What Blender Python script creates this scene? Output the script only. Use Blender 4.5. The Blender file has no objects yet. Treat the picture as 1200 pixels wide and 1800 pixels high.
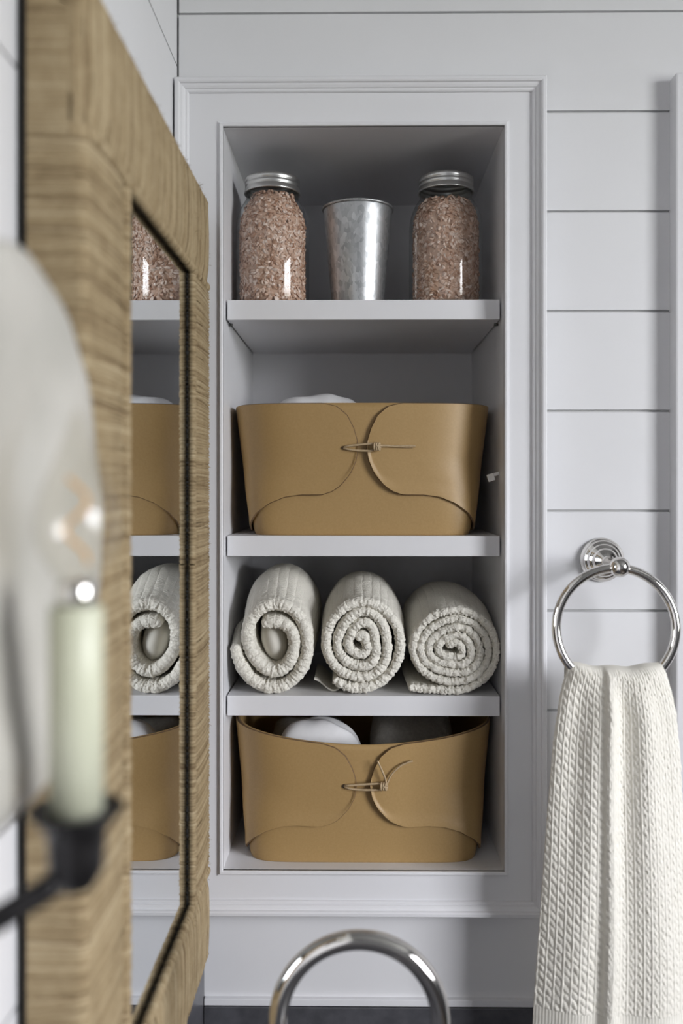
import bpy, math, random
import numpy as np
from mathutils import Vector, Matrix, noise

sc = bpy.context.scene
COL = sc.collection
R = math.radians
E = 1.55            # eye height; the heights below are written relative to it
RNG = random.Random(7)

# ------------------------------------------------------------------ camera
cam_d = bpy.data.cameras.new('camera')
cam = bpy.data.objects.new('camera', cam_d)
COL.objects.link(cam)
cam.location = (0.0, -1.063, E)
cam.rotation_euler = (R(90), 0, R(0.6))
cam_d.sensor_fit = 'VERTICAL'
cam_d.sensor_height = 36.0
cam_d.lens = 31.9
cam_d.shift_y = -0.025         # upright verticals: the lens is shifted, not tilted
cam_d.shift_x = -0.0063
cam_d.clip_start = 0.02
cam_d.dof.use_dof = True
cam_d.dof.focus_distance = 1.10
cam_d.dof.aperture_fstop = 2.8
sc.camera = cam

# ------------------------------------------------------------------ sky, window light, exposure
w = bpy.data.worlds.new('sky')
sc.world = w
w.use_nodes = True
nt = w.node_tree
nt.nodes.clear()
o_ = nt.nodes.new('ShaderNodeOutputWorld')
bg = nt.nodes.new('ShaderNodeBackground')
tc = nt.nodes.new('ShaderNodeTexCoord')
sp = nt.nodes.new('ShaderNodeSeparateXYZ')
rp = nt.nodes.new('ShaderNodeValToRGB')
nt.links.new(tc.outputs['Generated'], sp.inputs[0])
nt.links.new(sp.outputs['Z'], rp.inputs[0])
rp.color_ramp.elements[0].position = 0.0
rp.color_ramp.elements[0].color = (0.42, 0.42, 0.40, 1)
rp.color_ramp.elements[1].position = 0.06
rp.color_ramp.elements[1].color = (0.965, 0.955, 1.0, 1)
nt.links.new(rp.outputs[0], bg.inputs['Color'])
bg.inputs['Strength'].default_value = 6.0
nt.links.new(bg.outputs[0], o_.inputs[0])

WY0, WY1, WZ0, WZ1, WX = -2.45, -1.05, 1.20, 2.35, 2.0      # window in the right wall
pl = bpy.data.lights.new('window_portal', 'AREA')
pl.shape = 'RECTANGLE'
pl.size, pl.size_y = WZ1 - WZ0, WY1 - WY0
pl.cycles.is_portal = True
po = bpy.data.objects.new('window_portal', pl)
COL.objects.link(po)
po.location = (WX + 0.16, (WY0 + WY1) / 2, (WZ0 + WZ1) / 2)
po.rotation_euler = (0, R(90), 0)

sc.view_settings.view_transform = 'Standard'
sc.view_settings.look = 'None'
sc.view_settings.gamma = 1.0
sc.view_settings.use_curve_mapping = False
sc.view_settings.exposure = 2.40
sc.cycles.max_bounces = 12
sc.cycles.diffuse_bounces = 6
sc.cycles.glossy_bounces = 6
sc.cycles.transparent_max_bounces = 24
sc.cycles.caustics_reflective = False
sc.cycles.caustics_refractive = False

# ------------------------------------------------------------------ materials
def new_mat(name):
    m = bpy.data.materials.new(name)
    m.use_nodes = True
    return m, m.node_tree.nodes, m.node_tree.links, m.node_tree.nodes['Principled BSDF']

def mapped(N, L, scale, coord='Object'):
    t = N.new('ShaderNodeTexCoord')
    mp = N.new('ShaderNodeMapping')
    mp.inputs['Scale'].default_value = scale
    L.new(t.outputs[coord], mp.inputs[0])
    return mp.outputs[0]

def ramp(N, L, src, stops):
    r = N.new('ShaderNodeValToRGB')
    el = r.color_ramp.elements
    while len(el) < len(stops):
        el.new(0.5)
    for e, (p, c) in zip(el, stops):
        e.position = p
        e.color = (*c, 1)
    L.new(src, r.inputs[0])
    return r.outputs[0]

def bump(N, L, b, height, strength, dist=0.001):
    bn = N.new('ShaderNodeBump')
    bn.inputs['Strength'].default_value = strength
    bn.inputs['Distance'].default_value = dist
    L.new(height, bn.inputs['Height'])
    L.new(bn.outputs[0], b.inputs['Normal'])

def noise_tex(N, L, vec, scale, detail=3, rough=0.55):
    t = N.new('ShaderNodeTexNoise')
    t.inputs['Scale'].default_value = scale
    t.inputs['Detail'].default_value = detail
    t.inputs['Roughness'].default_value = rough
    L.new(vec, t.inputs['Vector'])
    return t.outputs[0]

def mat_noise(name, c1, c2, scale=30, rough=0.5, vec=(1, 1, 1), metal=0.0, bs=0.0, bd=0.001, spec=0.5, bscale=None):
    m, N, L, b = new_mat(name)
    v = mapped(N, L, vec)
    n = noise_tex(N, L, v, scale)
    L.new(ramp(N, L, n, [(0.3, c1), (0.7, c2)]), b.inputs['Base Color'])
    b.inputs['Roughness'].default_value = rough
    b.inputs['Metallic'].default_value = metal
    b.inputs['Specular IOR Level'].default_value = spec
    if bs:
        h = noise_tex(N, L, v, bscale or scale, 4)
        bump(N, L, b, h, bs, bd)
    return m

M = {}
M['wall'] = mat_noise('wall_paint', (0.70, 0.70, 0.715), (0.725, 0.725, 0.74), 6, 0.45, bs=0.08, bd=0.0006, bscale=180)
M['cabinet'] = mat_noise('cabinet_paint', (0.71, 0.71, 0.73), (0.735, 0.735, 0.755), 8, 0.35, bs=0.05, bd=0.0005, bscale=240)
M['front_wall'] = mat_noise('slate_paint', (0.13, 0.13, 0.135), (0.15, 0.15, 0.155), 5, 0.6)
M['ceiling'] = mat_noise('ceiling_paint', (0.30, 0.30, 0.31), (0.33, 0.33, 0.34), 5, 0.8)
M['sheath'] = mat_noise('groove_paint', (0.58, 0.58, 0.58), (0.62, 0.62, 0.62), 5, 0.8)
M['floor'] = mat_noise('floor_oak', (0.07, 0.055, 0.042), (0.11, 0.085, 0.065), 9, 0.45, vec=(1, 8, 1))
M['stone'] = mat_noise('charcoal_stone', (0.055, 0.055, 0.062), (0.085, 0.085, 0.095), 60, 0.32, bs=0.05)
M['vanity'] = mat_noise('vanity_paint', (0.45, 0.46, 0.48), (0.50, 0.51, 0.53), 8, 0.4)
M['nickel'] = mat_noise('polished_nickel', (0.66, 0.64, 0.61), (0.72, 0.70, 0.67), 40, 0.09, metal=1.0)
M['bronze'] = mat_noise('dark_bronze', (0.018, 0.017, 0.018), (0.035, 0.033, 0.034), 50, 0.38, metal=0.7)
M['lid'] = mat_noise('brushed_lid', (0.58, 0.58, 0.57), (0.66, 0.66, 0.65), 60, 0.34, metal=1.0)
M['gap_shade'] = mat_noise('painted_gap_shade', (0.012, 0.010, 0.008), (0.022, 0.018, 0.014), 20, 0.8)  # near-black colour standing in for the shade in the mirror's gaps
M['leather'] = mat_noise('tan_leather', (0.352, 0.225, 0.088), (0.385, 0.250, 0.103), 420, 0.48, bs=0.10, bd=0.0004, bscale=900)
M['leather_edge'] = mat_noise('leather_edge', (0.12, 0.07, 0.035), (0.16, 0.095, 0.045), 200, 0.7)
M['cord'] = mat_noise('leather_cord', (0.36, 0.26, 0.15), (0.45, 0.34, 0.21), 300, 0.6)
M['hole'] = mat_noise('hole_shade', (0.02, 0.012, 0.008), (0.03, 0.02, 0.01), 50, 0.9)
M['cream_cloth'] = mat_noise('cream_cotton', (0.60, 0.58, 0.51), (0.68, 0.66, 0.585), 120, 0.95, bs=0.35, bd=0.0008, spec=0.1, bscale=900)
M['plain_cloth'] = mat_noise('plain_cotton', (0.62, 0.60, 0.54), (0.67, 0.65, 0.59), 60, 0.95, bs=0.15, bd=0.0005, spec=0.1, bscale=1500)
M['ivory_cloth'] = mat_noise('ivory_cotton', (0.745, 0.72, 0.645), (0.79, 0.765, 0.695), 90, 0.95, bs=0.3, bd=0.0006, spec=0.1, bscale=1100)
M['white_cloth'] = mat_noise('white_cotton', (0.74, 0.74, 0.75), (0.80, 0.80, 0.81), 60, 0.95, bs=0.15, bd=0.0004, spec=0.1, bscale=1500)
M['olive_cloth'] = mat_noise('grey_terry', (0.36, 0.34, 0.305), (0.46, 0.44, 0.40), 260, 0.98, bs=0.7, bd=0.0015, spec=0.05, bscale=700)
M['candle'] = mat_noise('candle_sleeve', (0.52, 0.53, 0.40), (0.58, 0.59, 0.46), 30, 0.4)
M['ceramic'] = mat_noise('white_glazed_dish', (0.40, 0.39, 0.35), (0.52, 0.50, 0.455), 14, 0.35, bs=0.25, bd=0.004, bscale=14)
M['clip'] = mat_noise('white_clip', (0.72, 0.71, 0.69), (0.78, 0.77, 0.75), 60, 0.4)
M['iron'] = mat_noise('dark_pin', (0.10, 0.10, 0.10), (0.14, 0.14, 0.14), 60, 0.4, metal=0.8)

def glassy(name, tint, ior=1.45, rough=0.02):
    m, N, L, b = new_mat(name)
    N.remove(b)
    tr = N.new('ShaderNodeBsdfTransparent')
    tr.inputs[0].default_value = (*tint, 1)
    gl = N.new('ShaderNodeBsdfGlossy')
    gl.inputs['Roughness'].default_value = rough
    lwt = N.new('ShaderNodeLayerWeight')
    lwt.inputs['Blend'].default_value = 0.5
    pw = N.new('ShaderNodeMath'); pw.operation = 'POWER'; pw.inputs[1].default_value = 4.0
    L.new(lwt.outputs['Facing'], pw.inputs[0])
    fr = N.new('ShaderNodeMath'); fr.operation = 'MULTIPLY_ADD'
    fr.inputs[1].default_value = 0.75; fr.inputs[2].default_value = ((ior - 1) / (ior + 1)) ** 2 * 1.3
    L.new(pw.outputs[0], fr.inputs[0])
    mx = N.new('ShaderNodeMixShader')
    L.new(fr.outputs[0], mx.inputs[0])
    L.new(tr.outputs[0], mx.inputs[1])
    L.new(gl.outputs[0], mx.inputs[2])
    L.new(mx.outputs[0], N['Material Output'].inputs[0])
    return m
M['glass'] = glassy('jar_glass', (0.93, 0.95, 0.95), 1.42, 0.03)
M['pane'] = glassy('window_glass', (0.97, 0.98, 0.98))
M['bulb'] = glassy('bulb_glass', (0.96, 0.95, 0.92), 1.5)

m, N, L, b = new_mat('mirror_silver')
b.inputs['Metallic'].default_value = 1.0
b.inputs['Roughness'].default_value = 0.004
b.inputs['Base Color'].default_value = (0.80, 0.83, 0.85, 1)
M['mirror'] = m

m, N, L, b = new_mat('filament')
b.inputs['Base Color'].default_value = (0.5, 0.28, 0.08, 1)
b.inputs['Emission Color'].default_value = (1.0, 0.55, 0.18, 1)
b.inputs['Emission Strength'].default_value = 0.05
M['filament'] = m

# galvanised zinc with spangles
m, N, L, b = new_mat('galvanised_zinc')
v = mapped(N, L, (1, 1, 0.55))
vo = N.new('ShaderNodeTexVoronoi')
vo.inputs['Scale'].default_value = 250
L.new(v, vo.inputs['Vector'])
sep = N.new('ShaderNodeSeparateColor')
L.new(vo.outputs['Color'], sep.inputs[0])
n = noise_tex(N, L, v, 45, 5, 0.65)
ad = N.new('ShaderNodeMath'); ad.operation = 'ADD'
sm_ = N.new('ShaderNodeMath'); sm_.operation = 'MULTIPLY_ADD'; sm_.inputs[1].default_value = 0.75; sm_.inputs[2].default_value = 0.12
L.new(sep.outputs[0], sm_.inputs[0]); L.new(sm_.outputs[0], ad.inputs[0]); L.new(n, ad.inputs[1])
ml = N.new('ShaderNodeMath'); ml.operation = 'MULTIPLY'; ml.inputs[1].default_value = 0.5
L.new(ad.outputs[0], ml.inputs[0])
L.new(ramp(N, L, ml.outputs[0], [(0.25, (0.33, 0.34, 0.35)), (0.75, (0.62, 0.63, 0.64))]), b.inputs['Base Color'])
b.inputs['Metallic'].default_value = 0.9
L.new(ramp(N, L, ml.outputs[0], [(0.2, (0.50,) * 3), (0.8, (0.33,) * 3)]), b.inputs['Roughness'])
bump(N, L, b, ml.outputs[0], 0.15, 0.0006)
M['zinc'] = m

# salt: every flake its own tint
m, N, L, b = new_mat('salt_flakes')
g = N.new('ShaderNodeNewGeometry')
L.new(ramp(N, L, g.outputs['Random Per Island'],
           [(0.0, (0.38, 0.20, 0.125)), (0.3, (0.57, 0.36, 0.26)), (0.7, (0.70, 0.50, 0.40)), (1.0, (0.83, 0.67, 0.59))]), b.inputs['Base Color'])
b.inputs['Roughness'].default_value = 0.35
b.inputs['Subsurface Weight'].default_value = 0.0
M['salt'] = m

# wrapped sea-grass strands: tint per strand, crease shade painted in, stored on the mesh
m, N, L, b = new_mat('woven_seagrass')
at = N.new('ShaderNodeAttribute'); at.attribute_name = 'strand'
v = mapped(N, L, (1, 1, 1))
n1 = noise_tex(N, L, v, 55, 4, 0.6)
n2 = noise_tex(N, L, v, 420, 3, 0.6)
a1 = N.new('ShaderNodeMath'); a1.operation = 'MULTIPLY_ADD'; a1.inputs[1].default_value = 0.40
L.new(n1, a1.inputs[0]); L.new(at.outputs['Fac'], a1.inputs[2])
a2 = N.new('ShaderNodeMath'); a2.operation = 'MULTIPLY_ADD'; a2.inputs[1].default_value = 0.25
L.new(n2, a2.inputs[0]); L.new(a1.outputs[0], a2.inputs[2])
L.new(ramp(N, L, a2.outputs[0], [(0.26, (0.15, 0.10, 0.05)), (0.56, (0.325, 0.248, 0.142)), (0.92, (0.49, 0.405, 0.265))]), b.inputs['Base Color'])
b.inputs['Roughness'].default_value = 0.75
b.inputs['Specular IOR Level'].default_value = 0.25
bump(N, L, b, n2, 0.4, 0.0008)
M['seagrass'] = m

# cream waffle knit: rungs in columns; distance along the cloth is stored on the mesh
m, N, L, b = new_mat('cream_knit')
at = N.new('ShaderNodeAttribute'); at.attribute_name = 'strand'
tcn = N.new('ShaderNodeTexCoord'); sx_ = N.new('ShaderNodeSeparateXYZ')
L.new(tcn.outputs['Object'], sx_.inputs[0])
def mth(op, a_, b_=None):
    k_ = N.new('ShaderNodeMath'); k_.operation = op
    for i_, v_ in enumerate((a_, b_)):
        if v_ is None: continue
        if isinstance(v_, (int, float)): k_.inputs[i_].default_value = v_
        else: L.new(v_, k_.inputs[i_])
    return k_.outputs[0]
nn_ = noise_tex(N, L, tcn.outputs['Object'], 90, 2)
sj = mth('ADD', at.outputs['Fac'], mth('MULTIPLY', nn_, 0.003))
colw = mth('POWER', mth('ABSOLUTE', mth('SINE', mth('MULTIPLY', sj, math.pi / 0.0095))), 0.5)
yj = mth('ADD', sx_.outputs['Y'], mth('MULTIPLY', nn_, 0.004))
rung = mth('ABSOLUTE', mth('SINE', mth('ADD', mth('MULTIPLY', yj, math.pi / 0.0030), mth('MULTIPLY', mth('FLOOR', mth('MULTIPLY', sj, 1 / 0.0095)), 1.3))))
hgt = mth('MULTIPLY', colw, mth('ADD', mth('MULTIPLY', rung, 0.6), 0.4))
fine = noise_tex(N, L, tcn.outputs['Object'], 700, 3)
hgt = mth('ADD', hgt, mth('MULTIPLY', fine, 0.9))
bump(N, L, b, hgt, 0.8, 0.0016)
L.new(ramp(N, L, fine, [(0.3, (0.70, 0.675, 0.60)), (0.7, (0.82, 0.795, 0.72))]), b.inputs['Base Color'])
b.inputs['Roughness'].default_value = 0.95
b.inputs['Specular IOR Level'].default_value = 0.1
M['cream_knit'] = m

# ------------------------------------------------------------------ mesh helpers
class MB:
    def __init__(s):
        s.v, s.f, s.mi, s.sm = [], [], [], []
        s.attr = None
    def add(s, verts, faces, mi=0, smooth=False):
        o = len(s.v)
        s.v.extend([tuple(p) for p in verts])
        for f in faces:
            s.f.append([i + o for i in f]); s.mi.append(mi); s.sm.append(smooth)
        return o
    def box(s, x0, x1, y0, y1, z0, z1, bev=0.0, mi=0):
        if bev <= 0:
            vs = [(x, y, z) for x in (x0, x1) for y in (y0, y1) for z in (z0, z1)]
            fs = [(0, 1, 3, 2), (4, 6, 7, 5), (0, 4, 5, 1), (2, 3, 7, 6), (0, 2, 6, 4), (1, 5, 7, 3)]
            s.add(vs, fs, mi)
            return
        import bmesh
        bm = bmesh.new()
        r = bmesh.ops.create_cube(bm, size=1)
        for q in bm.verts:
            q.co = Vector(((x0 + x1) / 2 + q.co.x * (x1 - x0), (y0 + y1) / 2 + q.co.y * (y1 - y0), (z0 + z1) / 2 + q.co.z * (z1 - z0)))
        bmesh.ops.bevel(bm, geom=bm.edges[:], offset=bev, segments=2, profile=0.6, affect='EDGES')
        bm.verts.index_update()
        s.add([q.co[:] for q in bm.verts], [[q.index for q in f.verts] for f in bm.faces], mi)
        bm.free()
    def grid(s, rows, close_u=False, close_v=False, mi=0, smooth=True, flip=False):
        nv, nu = len(rows), len(rows[0])
        vs = [p for r_ in rows for p in r_]
        fs = []
        for j in range(nv if close_v else nv - 1):
            j2 = (j + 1) % nv
            for i in range(nu if close_u else nu - 1):
                i2 = (i + 1) % nu
                q = (j * nu + i, j * nu + i2, j2 * nu + i2, j2 * nu + i)
                fs.append(q[::-1] if flip else q)
        return s.add(vs, fs, mi, smooth)
    def lathe(s, prof, c=(0, 0, 0), seg=48, mi=0, axis='Z', smooth=True):
        rows = []
        for (r_, z) in prof:
            row = []
            for k in range(seg):
                a = 2 * math.pi * k / seg
                p = (r_ * math.cos(a), r_ * math.sin(a), z)
                if axis == 'Y':
                    p = (p[0], -p[2], p[1])
                row.append((c[0] + p[0], c[1] + p[1], c[2] + p[2]))
            rows.append(row)
        s.grid(rows, close_u=True, mi=mi, smooth=smooth)
    def tube(s, pts, r_, seg=10, closed=False, mi=0, cap=True):
        pts = [Vector(p) for p in pts]
        n = len(pts)
        rows = []
        prev = None
        for i, p in enumerate(pts):
            if closed:
                t = pts[(i + 1) % n] - pts[i - 1]
            else:
                t = pts[min(i + 1, n - 1)] - pts[max(i - 1, 0)]
            t.normalize()
            if prev is None:
                up = Vector((0, 0, 1)) if abs(t.z) < 0.9 else Vector((1, 0, 0))
                a = t.cross(up).normalized()
            else:
                a = (prev - t * prev.dot(t)).normalized()
            prev = a
            b_ = t.cross(a)
            rr = r_(i / max(1, n - 1)) if callable(r_) else r_
            rows.append([p + (a * math.cos(2 * math.pi * k / seg) + b_ * math.sin(2 * math.pi * k / seg)) * rr for k in range(seg)])
        o = s.grid(rows, close_u=True, close_v=closed, mi=mi)
        if cap and not closed:
            s.f.append([o + k for k in range(seg)][::-1]); s.mi.append(mi); s.sm.append(False)
            s.f.append([o + (n - 1) * seg + k for k in range(seg)]); s.mi.append(mi); s.sm.append(False)
    def build(s, name, mats, parent=None, loc=None):
        me = bpy.data.meshes.new(name)
        me.from_pydata(s.v, [], s.f)
        for mt in (mats if isinstance(mats, (list, tuple)) else [mats]):
            me.materials.append(mt)
        me.polygons.foreach_set('material_index', s.mi)
        me.polygons.foreach_set('use_smooth', s.sm)
        if s.attr is not None:
            at = me.attributes.new('strand', 'FLOAT', 'POINT')
            at.data.foreach_set('value', s.attr)
        me.update()
        import bmesh
        bm = bmesh.new(); bm.from_mesh(me)
        bmesh.ops.recalc_face_normals(bm, faces=bm.faces[:])
        bm.to_mesh(me); bm.free()
        ob = bpy.data.objects.new(name, me)
        COL.objects.link(ob)
        if parent is not None:
            ob.parent = parent
        if loc is not None:
            ob.location = loc
        return ob

def part(name, mats, parent, fn, loc=None):
    m_ = MB(); fn(m_)
    return m_.build(name, mats, parent, loc)

def thing(name, label, cat, loc=(0, 0, 0), group=None):
    o = bpy.data.objects.new(name, None)
    o.empty_display_size = 0.05
    COL.objects.link(o)
    o.location = loc
    tag(o, label, cat, group)
    return o

def tag(o, label, cat, group=None):
    o['label'] = label; o['category'] = cat
    if group: o['group'] = group

def struct(o):
    o['kind'] = 'structure'
    return o

def smooth(a, b_, x):
    t = min(1, max(0, (x - a) / (b_ - a)))
    return t * t * (3 - 2 * t)

def interp(x, xs, ys):
    return float(np.interp(x, xs, ys))

# ------------------------------------------------------------------ room shell
WALL = 0.018                      # front face of the boards on the back wall
LW = -0.215                       # front face of the boards on the left wall
CX0, CX1, CZ0, CZ1 = -0.2130, 0.2195, -0.5000, 0.4765    # outer edge of the cabinet moulding
CEIL, YB = 2.55, -3.2
DX0, DX1, DZ1 = 0.3707, 1.31, 0.482                       # outer edge of the door casing
P, GAP, TH = 0.1186, 0.0028, 0.0055

def rows_for(z_line, z_lo, z_hi):
    k = math.floor((z_lo - z_line) / P)
    z = z_line + k * P
    out = []
    while z < z_hi:
        a, b_ = max(z, z_lo), min(z + P, z_hi)
        if b_ - a > 0.01:
            out.append((a, b_))
        z += P
    return out

sh = MB()
y0, y1 = WALL + TH, WALL + TH + 0.06
for (xa, xb, za, zb) in ((LW - 0.08, 2.08, E + 0.44, CEIL + 0.08), (LW - 0.08, 2.08, -0.08, E - 0.468),
                         (LW - 0.08, -0.175, E - 0.468, E + 0.44), (0.19, 2.08, E - 0.468, E + 0.44)):
    sh.box(xa, xb, y0, y1, za, zb)
wall_back = struct(sh.build('wall_back', M['sheath']))
for (a, b_) in rows_for(E + 0.4454, 0.0, CEIL):
    cuts = []
    if b_ > E + CZ0 and a < E + CZ1: cuts.append((LW - 0.001, CX1 - 0.01, E + CZ0 + 0.01, E + CZ1 - 0.01))
    if a < E + DZ1: cuts.append((DX0 + 0.01, DX1 - 0.01, -1, E + DZ1 - 0.01))
    lo_, hi_ = a + GAP / 2, b_ - GAP / 2
    zs = sorted({lo_, hi_, *[z for c in cuts for z in (c[2], c[3]) if lo_ + 0.002 < z < hi_ - 0.002]})
    straddle = len(zs) > 2
    whole = MB()
    for za, zb in zip(zs[:-1], zs[1:]):
        zm = (za + zb) / 2
        xs = [(LW + 0.002, 2.0)]
        for c in cuts:
            if c[2] < zm < c[3]:
                nx = []
                for (p_, q_) in xs:
                    if c[0] > p_: nx.append((p_, min(q_, c[0])))
                    if c[1] < q_: nx.append((max(p_, c[1]), q_))
                xs = [t for t in nx if t[1] - t[0] > 0.004]
        for (p_, q_) in xs:
            if straddle:
                whole.box(p_, q_, WALL, y0, za, zb)
            else:
                pm = MB(); pm.box(p_, q_, WALL, y0, za, zb, bev=0.0007)
                pm.build('plank', M['wall'], wall_back)
    if straddle and whole.v:
        whole.build('plank', M['wall'], wall_back)

lw = MB(); lw.box(LW - TH - 0.06, LW - TH, YB, WALL + TH, -0.08, CEIL + 0.08)
wall_left = struct(lw.build('wall_left', M['sheath']))
for (a, b_) in rows_for(E + 0.5017, 0.0, CEIL):
    pm = MB(); pm.box(LW - TH, LW, YB, WALL - 0.0015, a + 0.0011, b_ - 0.0011, bev=0.0006)
    pm.build('plank', M['wall'], wall_left)

rw = MB()
for (ya, yb, za, zb) in ((YB, WY0, -0.08, CEIL + 0.08), (WY1, WALL + TH, -0.08, CEIL + 0.08), (WY0, WY1, -0.08, WZ0), (WY0, WY1, WZ1, CEIL + 0.08)):
    rw.box(WX, WX + 0.14, ya, yb, za, zb)
struct(rw.build('wall_right', M['front_wall']))
fw = MB(); fw.box(LW - 0.07, WX + 0.14, YB - 0.1, YB, -0.08, CEIL + 0.08)
struct(fw.build('wall_front', M['front_wall']))
fl = MB(); fl.box(LW - 0.07, WX + 0.14, YB - 0.1, 0.09, -0.1, 0.0)
struct(fl.build('floor', M['floor']))
ce = MB(); ce.box(LW - 0.07, WX + 0.14, YB - 0.1, 0.09, CEIL, CEIL + 0.1)
struct(ce.build('ceiling', M['ceiling']))
# window in the right wall (outside the picture, where the daylight comes from)
wn = MB()
t_ = 0.05
for (ya, yb, za, zb) in ((WY0, WY0 + t_, WZ0, WZ1), (WY1 - t_, WY1, WZ0, WZ1), (WY0, WY1, WZ0, WZ0 + t_), (WY0, WY1, WZ1 - t_, WZ1),
                         (WY0, WY1, (WZ0 + WZ1) / 2 - 0.02, (WZ0 + WZ1) / 2 + 0.02)):
    wn.box(WX + 0.04, WX + 0.09, ya, yb, za, zb)
win = struct(wn.build('window_1', M['cabinet']))
part('pane', M['pane'], win, lambda q: q.box(WX + 0.062, WX + 0.066, WY0 + 0.03, WY1 - 0.03, WZ0 + 0.03, WZ1 - 0.03))
# door and its casing to the right of the towel ring
tr = MB(); tr.box(DX0, DX0 + 0.09, -0.003, y0, 0.0, E + DZ1, bev=0.0025)
struct(tr.build('trim_1', M['cabinet']))
tr = MB(); tr.box(DX0 + 0.0905, DX1 - 0.0905, -0.003, y0, E + DZ1 - 0.09, E + DZ1, bev=0.0025)
struct(tr.build('trim_2', M['cabinet']))
tr = MB(); tr.box(DX1 - 0.09, DX1, -0.003, y0, 0.0, E + DZ1, bev=0.0025)
struct(tr.build('trim_3', M['cabinet']))
dr = MB(); dr.box(DX0 + 0.092, DX1 - 0.092, 0.012, y0, 0.008, E + DZ1 - 0.092, bev=0.002)
door = struct(dr.build('door_1', M['cabinet']))
for za, zb in ((0.2, 0.95), (1.08, 1.80)):
    part('panel', M['cabinet'], door, lambda q: q.box(DX0 + 0.2, DX1 - 0.2, 0.006, 0.0125, za, zb, bev=0.004))

# ------------------------------------------------------------------ built-in shelf cabinet
OX0, OX1, OZ0, OZ1 = -0.1575, 0.1715, E - 0.450, E + 0.4217
IN = OX1, OX0
cab = thing('wall_cabinet', 'white painted shelf cabinet recessed in the wall, with moulded frame and three shelves', 'cabinet', (0, 0.02, E))
cl = (0, -0.02, -E)
def cpart(name, mat, fn, label=None):
    o = part(name, mat, cab, fn, cl)
    if label: o['label'] = label
    return o
fx0, fx1, fz0, fz1 = CX0 + 0.004, CX1 - 0.004, E + CZ0 + 0.004, E + CZ1 - 0.004
for (xa, xb) in ((fx0, OX0), (OX1, fx1)):
    cpart('stile', M['cabinet'], lambda q: q.box(xa, xb, 0.0, WALL + 0.008, fz0, fz1))
for (za, zb) in ((fz0, OZ0), (OZ1, fz1)):
    cpart('rail', M['cabinet'], lambda q: q.box(OX0, OX1, 0.0, WALL + 0.008, za, zb))
# mitred mouldings: profile = (distance in from the outer edge, how far proud)
def frame_side(q, rect, prof, side, inward=1):
    x0, x1, z0, z1 = rect
    corners = {'b': ((x0, z0), (x1, z0)), 't': ((x0, z1), (x1, z1)), 'l': ((x0, z0), (x0, z1)), 'r': ((x1, z0), (x1, z1))}[side]
    rows = []
    for (cx, cz) in corners:
        sx = (1 if cx == x0 else -1) * inward
        sz = (1 if cz == z0 else -1) * inward
        rows.append([(cx + sx * d, -h, cz + sz * d) for d, h in prof])
    q.grid(rows, smooth=False)
    for k in (0, 1):
        q.add(rows[k], [list(range(len(prof)))])
mprof = [(0, -0.017), (0, 0.0095), (0.0012, 0.0112), (0.0045, 0.0115), (0.0062, 0.0105), (0.0068, 0.0078), (0.0090, 0.0072), (0.0112, 0.0058),
         (0.0120, 0.0040), (0.0138, 0.0040), (0.0150, 0.0032), (0.0156, 0.0015), (0.0156, -0.001)]
bprof = [(0.0, -0.002), (0.0, 0.0026), (0.001, 0.0034), (0.003, 0.0036), (0.0042, 0.0028), (0.0046, 0.0012), (0.0062, 0.0010), (0.0066, -0.001)]
for s_ in 'lrtb':
    cpart('moulding', M['cabinet'], lambda q: frame_side(q, (CX0, CX1, E + CZ0, E + CZ1), mprof, s_))
for s_ in 'lrtb':
    cpart('bead', M['cabinet'], lambda q: frame_side(q, (OX0, OX1, OZ0, OZ1), bprof, s_, -1))
BK = 0.300
cpart('side_panel', M['cabinet'], lambda q: q.box(OX0 - 0.016, OX0, WALL + 0.008, BK, OZ0 - 0.016, OZ1 + 0.016))
cpart('side_panel', M['cabinet'], lambda q: q.box(OX1, OX1 + 0.016, WALL + 0.008, BK, OZ0 - 0.016, OZ1 + 0.016))
cpart('top_panel', M['cabinet'], lambda q: q.box(OX0, OX1, WALL + 0.008, BK, OZ1, OZ1 + 0.016))
cpart('bottom_panel', M['cabinet'], lambda q: q.box(OX0, OX1, WALL + 0.008, BK, OZ0 - 0.016, OZ0))
cpart('back_panel', M['cabinet'], lambda q: q.box(OX0 - 0.016, OX1 + 0.016, BK, BK + 0.012, OZ0 - 0.016, OZ1 + 0.016))
S1, S2, S3 = E + 0.2227, E - 0.0590, E - 0.2500
for z, th in ((S1, 0.0238), (S2, 0.0245), (S3, 0.0240)):
    cpart('shelf', M['cabinet'], lambda q: q.box(OX0 + 0.0019, OX1 - 0.0019, 0.0195, BK - 0.001, z - th, z, bev=0.0012))
def clip(q):
    # a loose white shelf clip stuck in the right side
    q.box(-0.0085, 0.0, -0.003, 0.003, -0.0055, 0.0035, bev=0.0008)
    q.box(-0.0085, -0.0025, -0.0042, -0.003, -0.0005, 0.0008)
    q.tube([(0.0, 0, 0.001), (0.008, 0, 0.001)], 0.0022, 8)
c_ = part('shelf_clip', M['clip'], cab, clip, (OX1 - 0.0062, 0.040 - 0.02, 0.013))
c_.rotation_euler = (0, R(-18), 0)
c_['label'] = 'small white plastic clip'
for px_ in (OX0, OX1):
    s_ = 1 if px_ < 0 else -1
    cpart('shelf_pin', M['iron'], lambda q: q.tube([(px_ - s_ * 0.001, 0.045, S1 - 0.0255), (px_ + s_ * 0.005, 0.045, S1 - 0.0255)], 0.0015, 8))

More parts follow.
